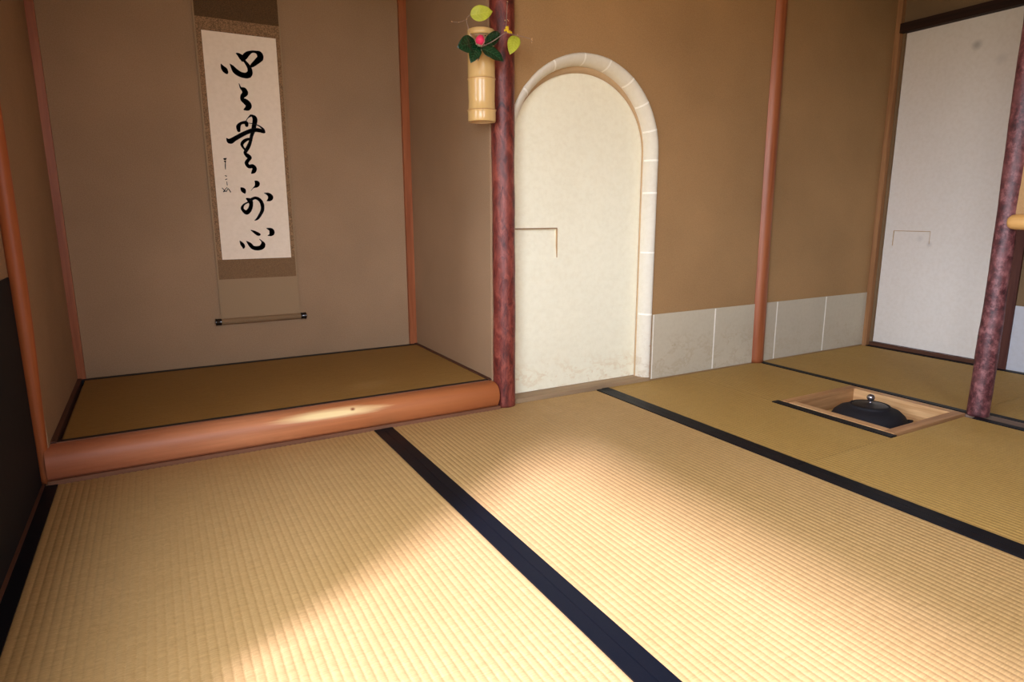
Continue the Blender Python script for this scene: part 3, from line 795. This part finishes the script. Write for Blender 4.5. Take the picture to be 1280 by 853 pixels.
# strokes measured in a scroll hanging .025 in front of the back wall
def inkconv(ch): return [[(x*INKK, .7235+(z-.7235)*INKK, w*1.12) for x, z, w in st] for st in ch]
INKK = YS/2.86
for i, ch in enumerate(INKDATA):
    if i < 5: obj('character', ink_mesh(inkconv(ch), YS-.0003), INK, paper)
    else:
        obj('signature', ink_mesh(inkconv(ch[:3]), YS-.0003), INK, paper)
        obj('signature', ink_mesh(inkconv(ch[3:4]), YS-.0003), INK, paper)
        for st in ch[4:-3]: obj('signature', ink_mesh(inkconv([st]), YS-.0003), INK, paper)
        obj('handwritten_seal', ink_mesh(inkconv(ch[-3:]), YS-.0003), INK, paper)

# ------------------------------------------------------------------ bamboo vase on the pillar
VX, VY, VR = 1.015, 2.022, .0455
t = empty('bamboo_vase', (VX, VY, 1.0235), 'pale bamboo vase with a cut window hanging on the dark bark pillar', 'vase')
def vase():
    bm = bmesh.new(); n = 64
    zs = [1.0235, 1.026, 1.040, 1.0525, 1.0565, 1.059, 1.0615, 1.066, 1.09, 1.12, 1.150, 1.156, 1.159, 1.162, 1.168, 1.20, 1.225, 1.238, 1.252, 1.266, 1.280, 1.2935, 1.302, 1.310, 1.312]
    def rad(z):
        r = VR
        if z < 1.060: r = VR+.0014
        r += .0026*math.exp(-((z-1.060)/.0028)**2) + .0018*math.exp(-((z-1.159)/.0026)**2)
        r -= .0015*math.exp(-((z-1.095)/.02)**2)
        if z in (1.0235, 1.312): r -= .0012
        return r
    O, I = [], []
    for z in zs:
        O.append([bm.verts.new((VX+rad(z)*math.cos(2*PI*k/n), VY+rad(z)*math.sin(2*PI*k/n), z)) for k in range(n)])
        I.append([bm.verts.new((VX+(VR-.008)*math.cos(2*PI*k/n), VY+(VR-.008)*math.sin(2*PI*k/n), z)) for k in range(n)])
    W0, W1 = zs.index(1.238), zs.index(1.2935)
    def cut(i, k):
        a = (2*PI*(k+.5)/n) % (2*PI)
        return W0 <= i < W1 and math.radians(188) < a < math.radians(352)
    for i in range(len(zs)-1):
        for k in range(n):
            k2 = (k+1) % n
            if cut(i, k): continue
            f = bm.faces.new((O[i][k], O[i][k2], O[i+1][k2], O[i+1][k])); f.smooth = True
            f = bm.faces.new((I[i][k2], I[i][k], I[i+1][k], I[i+1][k2])); f.smooth = True; f.material_index = 1
            for (ii, kk, q) in ((i-1, k, (O[i][k2], O[i][k], I[i][k], I[i][k2])), (i+1, k, (O[i+1][k], O[i+1][k2], I[i+1][k2], I[i+1][k])),
                                (i, (k-1) % n, (O[i][k], O[i+1][k], I[i+1][k], I[i][k])), (i, k2, (O[i+1][k2], O[i][k2], I[i][k2], I[i+1][k2]))):
                if 0 <= ii < len(zs)-1 and cut(ii, kk):
                    f = bm.faces.new(q); f.material_index = 1
                elif (ii < 0 or ii >= len(zs)-1):
                    f = bm.faces.new(q); f.material_index = 1
    # floor of the culm seen from below, set back a little
    bm.faces.new([bm.verts.new((VX+(VR-.008)*math.cos(2*PI*k/n), VY+(VR-.008)*math.sin(2*PI*k/n), 1.036)) for k in range(n)]).material_index = 2
    bm.faces.new([bm.verts.new((VX+(VR-.008)*math.cos(2*PI*k/n), VY+(VR-.008)*math.sin(2*PI*k/n), 1.159)) for k in range(n)]).material_index = 2
    return bm
vb = obj('culm', vase(), [BAMBOO, BAMBOO_IN, BAMBOO_N], t)
for z, r in ((1.0612, VR+.0036), (1.1600, VR+.0014)):
    bm = bmesh.new()
    tor = []
    for k in range(64):
        a = 2*PI*k/64
        tor.append([bm.verts.new((VX+(r+.0012*math.cos(b))*math.cos(a), VY+(r+.0012*math.cos(b))*math.sin(a), z+.0011*math.sin(b)+.0014*math.sin(a*1+1.0)*(1 if z < 1.1 else .5))) for b in [2*PI*j/8 for j in range(8)]])
    for k in range(64):
        for j in range(8): bm.faces.new((tor[k][j], tor[(k+1)%64][j], tor[(k+1)%64][(j+1)%8], tor[k][(j+1)%8])).smooth = True
    obj('node_ring', bm, BAMBOO_N, t)
bm = bmesh.new(); tube(bm, [(PX-.038, VY+.030, 1.2990), (VX+.036, VY+.030, 1.3000), (VX+.028, VY+.024, 1.306)], .0022, 8)
obj('hanging_nail', bm, IRON_NAIL, t, smooth=True)

# leaves ------------------------------------------------------------------
def leaf(base, tip, width, normal, sharp=1.0, curl=.12, mid=.45, fold=.18, n=14, m=6, serr=0.0):
    base, tip, nrm = Vector(base), Vector(tip), Vector(normal).normalized()
    ax = tip-base; L = ax.length; ax.normalize()
    side = ax.cross(nrm).normalized(); nrm = side.cross(ax).normalized()
    bm = bmesh.new(); rows = []
    for i in range(n+1):
        t = i/n
        # outline: round towards the base, pointed tip
        u = t**(math.log(.5)/math.log(mid))
        h = width/2*(math.sin(PI*u)**.72) * (1 - .12*t) if 0 < t < 1 else 0.0004
        if t > .86: h *= 1-.35*(t-.86)/.14
        row = []
        for j in range(-m, m+1):
            s = j/m
            hh = h*(1+serr*(1 if i % 2 else -1)*abs(s))
            p = base + ax*L*t + side*hh*s + nrm*(-curl*L*(t-.5)**2*2 + fold*abs(s)*h + .02*width*math.sin(t*18)*abs(s))
            row.append(bm.verts.new(p))
        rows.append(row)
    for a, b in zip(rows, rows[1:]):
        for j in range(2*m): bm.faces.new((a[j], a[j+1], b[j+1], b[j])).smooth = True
    r = bmesh.ops.extrude_face_region(bm, geom=bm.faces[:])
    bmesh.ops.translate(bm, verts=[v for v in r['geom'] if isinstance(v, bmesh.types.BMVert)], vec=-nrm*.0006)
    bmesh.ops.recalc_face_normals(bm, faces=bm.faces)
    # veins as a second mesh
    vb = bmesh.new()
    def on(t, s):
        u = t**(math.log(.5)/math.log(mid)); h = width/2*(math.sin(PI*u)**.72)*(1-.12*t) if 0 < t < 1 else .0004
        return base+ax*L*t+side*h*s+nrm*(-curl*L*(t-.5)**2*2+fold*abs(s)*h+.0003)
    tube(vb, [on(.01+i*.95/10, 0) for i in range(11)], [.0006*(1-.06*i) for i in range(11)], 5)
    for k in range(1, 6):
        for s in (-1, 1):
            a = .10+.13*k
            tube(vb, [on(a, 0), on(min(.97, a+.08), .4*s), on(min(.97, a+.17), .78*s)], [.00035, .0003, .0002], 4)
    return bm, vb
spr = empty('camellia_sprig', (.985, 1.985, 1.225), 'pink camellia bud with glossy dark green leaves in the bamboo vase', 'flower')
def add_leaf(parent, mat, vmat, *a, **k):
    b, v = leaf(*a, **k); o = obj('leaf', b, mat, parent); obj('vein', v, vmat, o, smooth=True); return o
add_leaf(spr, LEAF, LEAF_V, (.9640, 1.952, 1.2555), (.8900, 1.930, 1.2285), .056, (.25, -1, .05), mid=.52)
add_leaf(spr, LEAF, LEAF_V, (.9680, 1.948, 1.2480), (.9330, 1.930, 1.1880), .042, (-.45, -1, -.1), mid=.45)
add_leaf(spr, LEAF, LEAF_V, (.9940, 1.958, 1.2560), (1.0640, 1.972, 1.2980), .044, (.1, -1, -.35), mid=.5)
add_leaf(spr, LEAF, LEAF_V, (.9790, 1.946, 1.2400), (1.0500, 1.926, 1.2050), .048, (-.15, -1, .45), mid=.45)
bm = bmesh.new(); tube(bm, catmull([(.990, 2.000, 1.200), (.986, 1.975, 1.226), (.980, 1.955, 1.240), (.968, 1.944, 1.252)], 4), [.0022-.00006*i for i in range(13)], 8)
tube(bm, [(.982, 1.958, 1.2395), (.972, 1.952, 1.2500), (.964, 1.952, 1.2555)], .0011, 6)
tube(bm, [(.982, 1.956, 1.2400), (.990, 1.957, 1.2500), (.994, 1.958, 1.2560)], .0011, 6)
obj('stem', bm, TWIG_D, spr, smooth=True)
# bud: overlapping petals
BC, BA = Vector((.9665, 1.931, 1.2565)), Vector((.10, -.35, 1)).normalized()
def petal(rot, open_, hgt, wid, off):
    bm = bmesh.new(); rows = []
    u = BA.orthogonal().normalized(); v = BA.cross(u)
    for i in range(11):
        t = i/10; r = wid*(math.sin(PI*min(1, .12+t*.80))**.8)*(1+open_*t*.3)
        row = []
        for j in range(13):
            a = rot + (j/12-.5)*2.5*(1-.25*t*t)
            row.append(bm.verts.new(BC + (u*math.cos(a)+v*math.sin(a))*(r+off) + BA*(t-.5)*hgt))
        rows.append(row)
    for a, b in zip(rows, rows[1:]):
        for j in range(12): bm.faces.new((a[j], a[j+1], b[j+1], b[j])).smooth = True
    return bm
for k, (rt, m) in enumerate(((0.3, PETAL), (2.4, PETAL), (4.5, PETAL), (1.3, PETAL), (3.4, PETAL), (5.5, PETAL2))):
    obj('petal', petal(rt, .1 if k < 3 else .25, .031-.002*(k > 2), .0118 + .0012*(k > 2), .0004*k), m, spr)
bm = bmesh.new(); u = BA.orthogonal().normalized(); v = BA.cross(u)
rings = [[bm.verts.new(BC-BA*(.0185-.010*i/4)+(u*math.cos(2*PI*k/16)+v*math.sin(2*PI*k/16))*(.003+.0085*math.sqrt(i/4))) for k in range(16)] for i in range(5)]
for a, b in zip(rings, rings[1:]):
    for k in range(16): bm.faces.new((a[k], a[(k+1)%16], b[(k+1)%16], b[k])).smooth = True
bm.faces.new(rings[0])
obj('calyx', bm, SEPAL, spr)

tw = empty('yellow_leaved_branch', (.992, 1.985, 1.215), 'thin bare twig with two yellow-green leaves and tiny yellow blossoms in the vase', 'branch')
bm = bmesh.new()
def tw_tube(pts, r0, r1):
    c = catmull(pts, 4); tube(bm, c, [r0+(r1-r0)*i/(len(c)-1) for i in range(len(c))], 7)
tw_tube([(.992, 2.000, 1.195), (.982, 1.965, 1.238), (1.0247, 1.956, 1.2656), (1.0715, 1.955, 1.2980)], .0018, .0014)
tw_tube([(1.0715, 1.955, 1.2980), (1.0735, 1.955, 1.3212), (1.0765, 1.955, 1.3666), (1.078, 1.955, 1.392)], .0013, .0008)
tw_tube([(1.0715, 1.955, 1.2980), (1.084, 1.953, 1.2950), (1.106, 1.950, 1.2934), (1.1612, 1.948, 1.2874), (1.166, 1.948, 1.2785)], .0012, .0008)
tw_tube([(.985, 1.990, 1.215), (.9784, 1.958, 1.2420), (.9522, 1.953, 1.2681), (.9407, 1.953, 1.2822), (.9296, 1.952, 1.3181), (.9442, 1.951, 1.3337)], .0009, .0006)
tw_tube([(.9290, 1.952, 1.3165), (.9038, 1.950, 1.3059), (.891, 1.950, 1.3038), (.8780, 1.950, 1.3049)], .0005, .0004)
obj('twig', bm, TWIG, tw, smooth=True)
add_leaf(tw, YLEAF, YVEIN, (.9431, 1.950, 1.3317), (1.0165, 1.936, 1.3500), .050, (-.25, -1, 0), mid=.42, fold=.10)
add_leaf(tw, YLEAF, YVEIN, (1.1080, 1.948, 1.2925), (1.0744, 1.930, 1.2286), .044, (-.50, -.9, -.15), mid=.42, fold=.10)
def blossom(c, r, mat, n):
    bm = bmesh.new(); rnd = random.Random(int(c[0]*1e5))
    for k in range(n):
        d = Vector((rnd.uniform(-1,1), rnd.uniform(-.6,.6), rnd.uniform(-1,1)))*r*.75
        bmesh.ops.create_icosphere(bm, subdivisions=2, radius=r*rnd.uniform(.4,.6), matrix=Matrix.Translation(Vector(c)+d) @ Matrix.Diagonal((1, .8, rnd.uniform(.7,1.3), 1)))
    for f in bm.faces: f.smooth = True
    obj('blossom', bm, mat, tw)
blossom((1.0735, 1.951, 1.3064), .0085, BLOSS, 9)
blossom((1.0830, 1.950, 1.2995), .0050, BLOSS, 6); blossom((1.0890, 1.950, 1.2970), .0045, BLOSS, 5)
for c, r, m in (((1.0775, 1.953, 1.3900), .0030, BLOSS2), ((1.0690, 1.953, 1.3344), .0030, BLOSS2), ((1.0790, 1.953, 1.3350), .0030, BLOSS2),
                ((1.1111, 1.948, 1.2940), .0028, BLOSS2), ((1.1640, 1.946, 1.2860), .0042, BLOSS2), ((1.1650, 1.946, 1.2770), .0025, BLOSS2),
                ((.8780, 1.949, 1.3044), .0024, BLOSS2), ((.9290, 1.950, 1.3178), .0036, BLOSS2), ((.9010, 1.949, 1.3049), .0020, BLOSS2)):
    blossom(c, r, m, 3)

# ------------------------------------------------------------------ camera
cam = bpy.data.cameras.new('camera'); co = bpy.data.objects.new('camera', cam); COL.objects.link(co)
yaw, pitch, roll = 0.509277767, 0.199787454, 0.002989987
f = Vector((math.sin(yaw)*math.cos(pitch), math.cos(yaw)*math.cos(pitch), -math.sin(pitch)))
rt = Vector((math.cos(yaw), -math.sin(yaw), 0)); dn = f.cross(rt)
rt2 = math.cos(roll)*rt + math.sin(roll)*dn; dn2 = -math.sin(roll)*rt + math.cos(roll)*dn
m = Matrix((rt2, -dn2, -f)).transposed().to_4x4(); m.translation = Vector((0, 0, .7235))
co.matrix_world = m
cam.sensor_width = 36; cam.lens = 795.17*36/1280; cam.clip_start = .02
sc.camera = co

# ------------------------------------------------------------------ light: overcast sky through the openings and low hazy sun
w = bpy.data.worlds.new('sky'); sc.world = w; w.use_nodes = True
nt = w.node_tree; bg = nt.nodes['Background']
tc = nt.nodes.new('ShaderNodeTexCoord'); sp = nt.nodes.new('ShaderNodeSeparateXYZ'); cr = nt.nodes.new('ShaderNodeValToRGB')
nt.links.new(tc.outputs['Generated'], sp.inputs[0])
mr = nt.nodes.new('ShaderNodeMapRange'); mr.inputs[1].default_value = -1; mr.inputs[2].default_value = 1
nt.links.new(sp.outputs[2], mr.inputs[0]); nt.links.new(mr.outputs[0], cr.inputs[0])
e = cr.color_ramp.elements
e[0].position = .47; e[0].color = GROUND; e[1].position = .53; e[1].color = SKY
nt.links.new(cr.outputs[0], bg.inputs[0]); bg.inputs[1].default_value = SKYS
for i, (en, col, d, ang) in enumerate(SUNS):
    L = bpy.data.lights.new('sun', 'SUN'); L.energy = en; L.color = col; L.angle = math.radians(ang)
    lo = bpy.data.objects.new('sun', L); COL.objects.link(lo); lo.location = (-2, -2, 3)
    lo.rotation_euler = Vector(d).to_track_quat('-Z', 'Y').to_euler()
def portal(name, loc, rot, sx, sy):
    L = bpy.data.lights.new(name, 'AREA'); L.shape = 'RECTANGLE'; L.size = sx; L.size_y = sy
    L.cycles.is_portal = True
    o = bpy.data.objects.new(name, L); COL.objects.link(o); o.location = loc; o.rotation_euler = rot
for h in LW_HOLES:
    portal('window_portal', (XL-.072, (h[0]+h[1])/2, (h[2]+h[3])/2), (0, -PI/2, 0), h[3]-h[2], h[1]-h[0])
portal('window_portal', ((WIN_R[0]+WIN_R[1])/2, YR-.072, (WIN_R[2]+WIN_R[3])/2), (PI/2, 0, 0), WIN_R[1]-WIN_R[0], WIN_R[3]-WIN_R[2])

vs = sc.view_settings
sc.display_settings.display_device = 'sRGB'
vs.view_transform = 'Standard'; vs.look = 'None'; vs.exposure = EXPO; vs.gamma = 1.0; vs.use_curve_mapping = False
sc.cycles.use_denoising = True
sc.cycles.max_bounces = 10; sc.cycles.diffuse_bounces = 6; sc.cycles.sample_clamp_indirect = 8
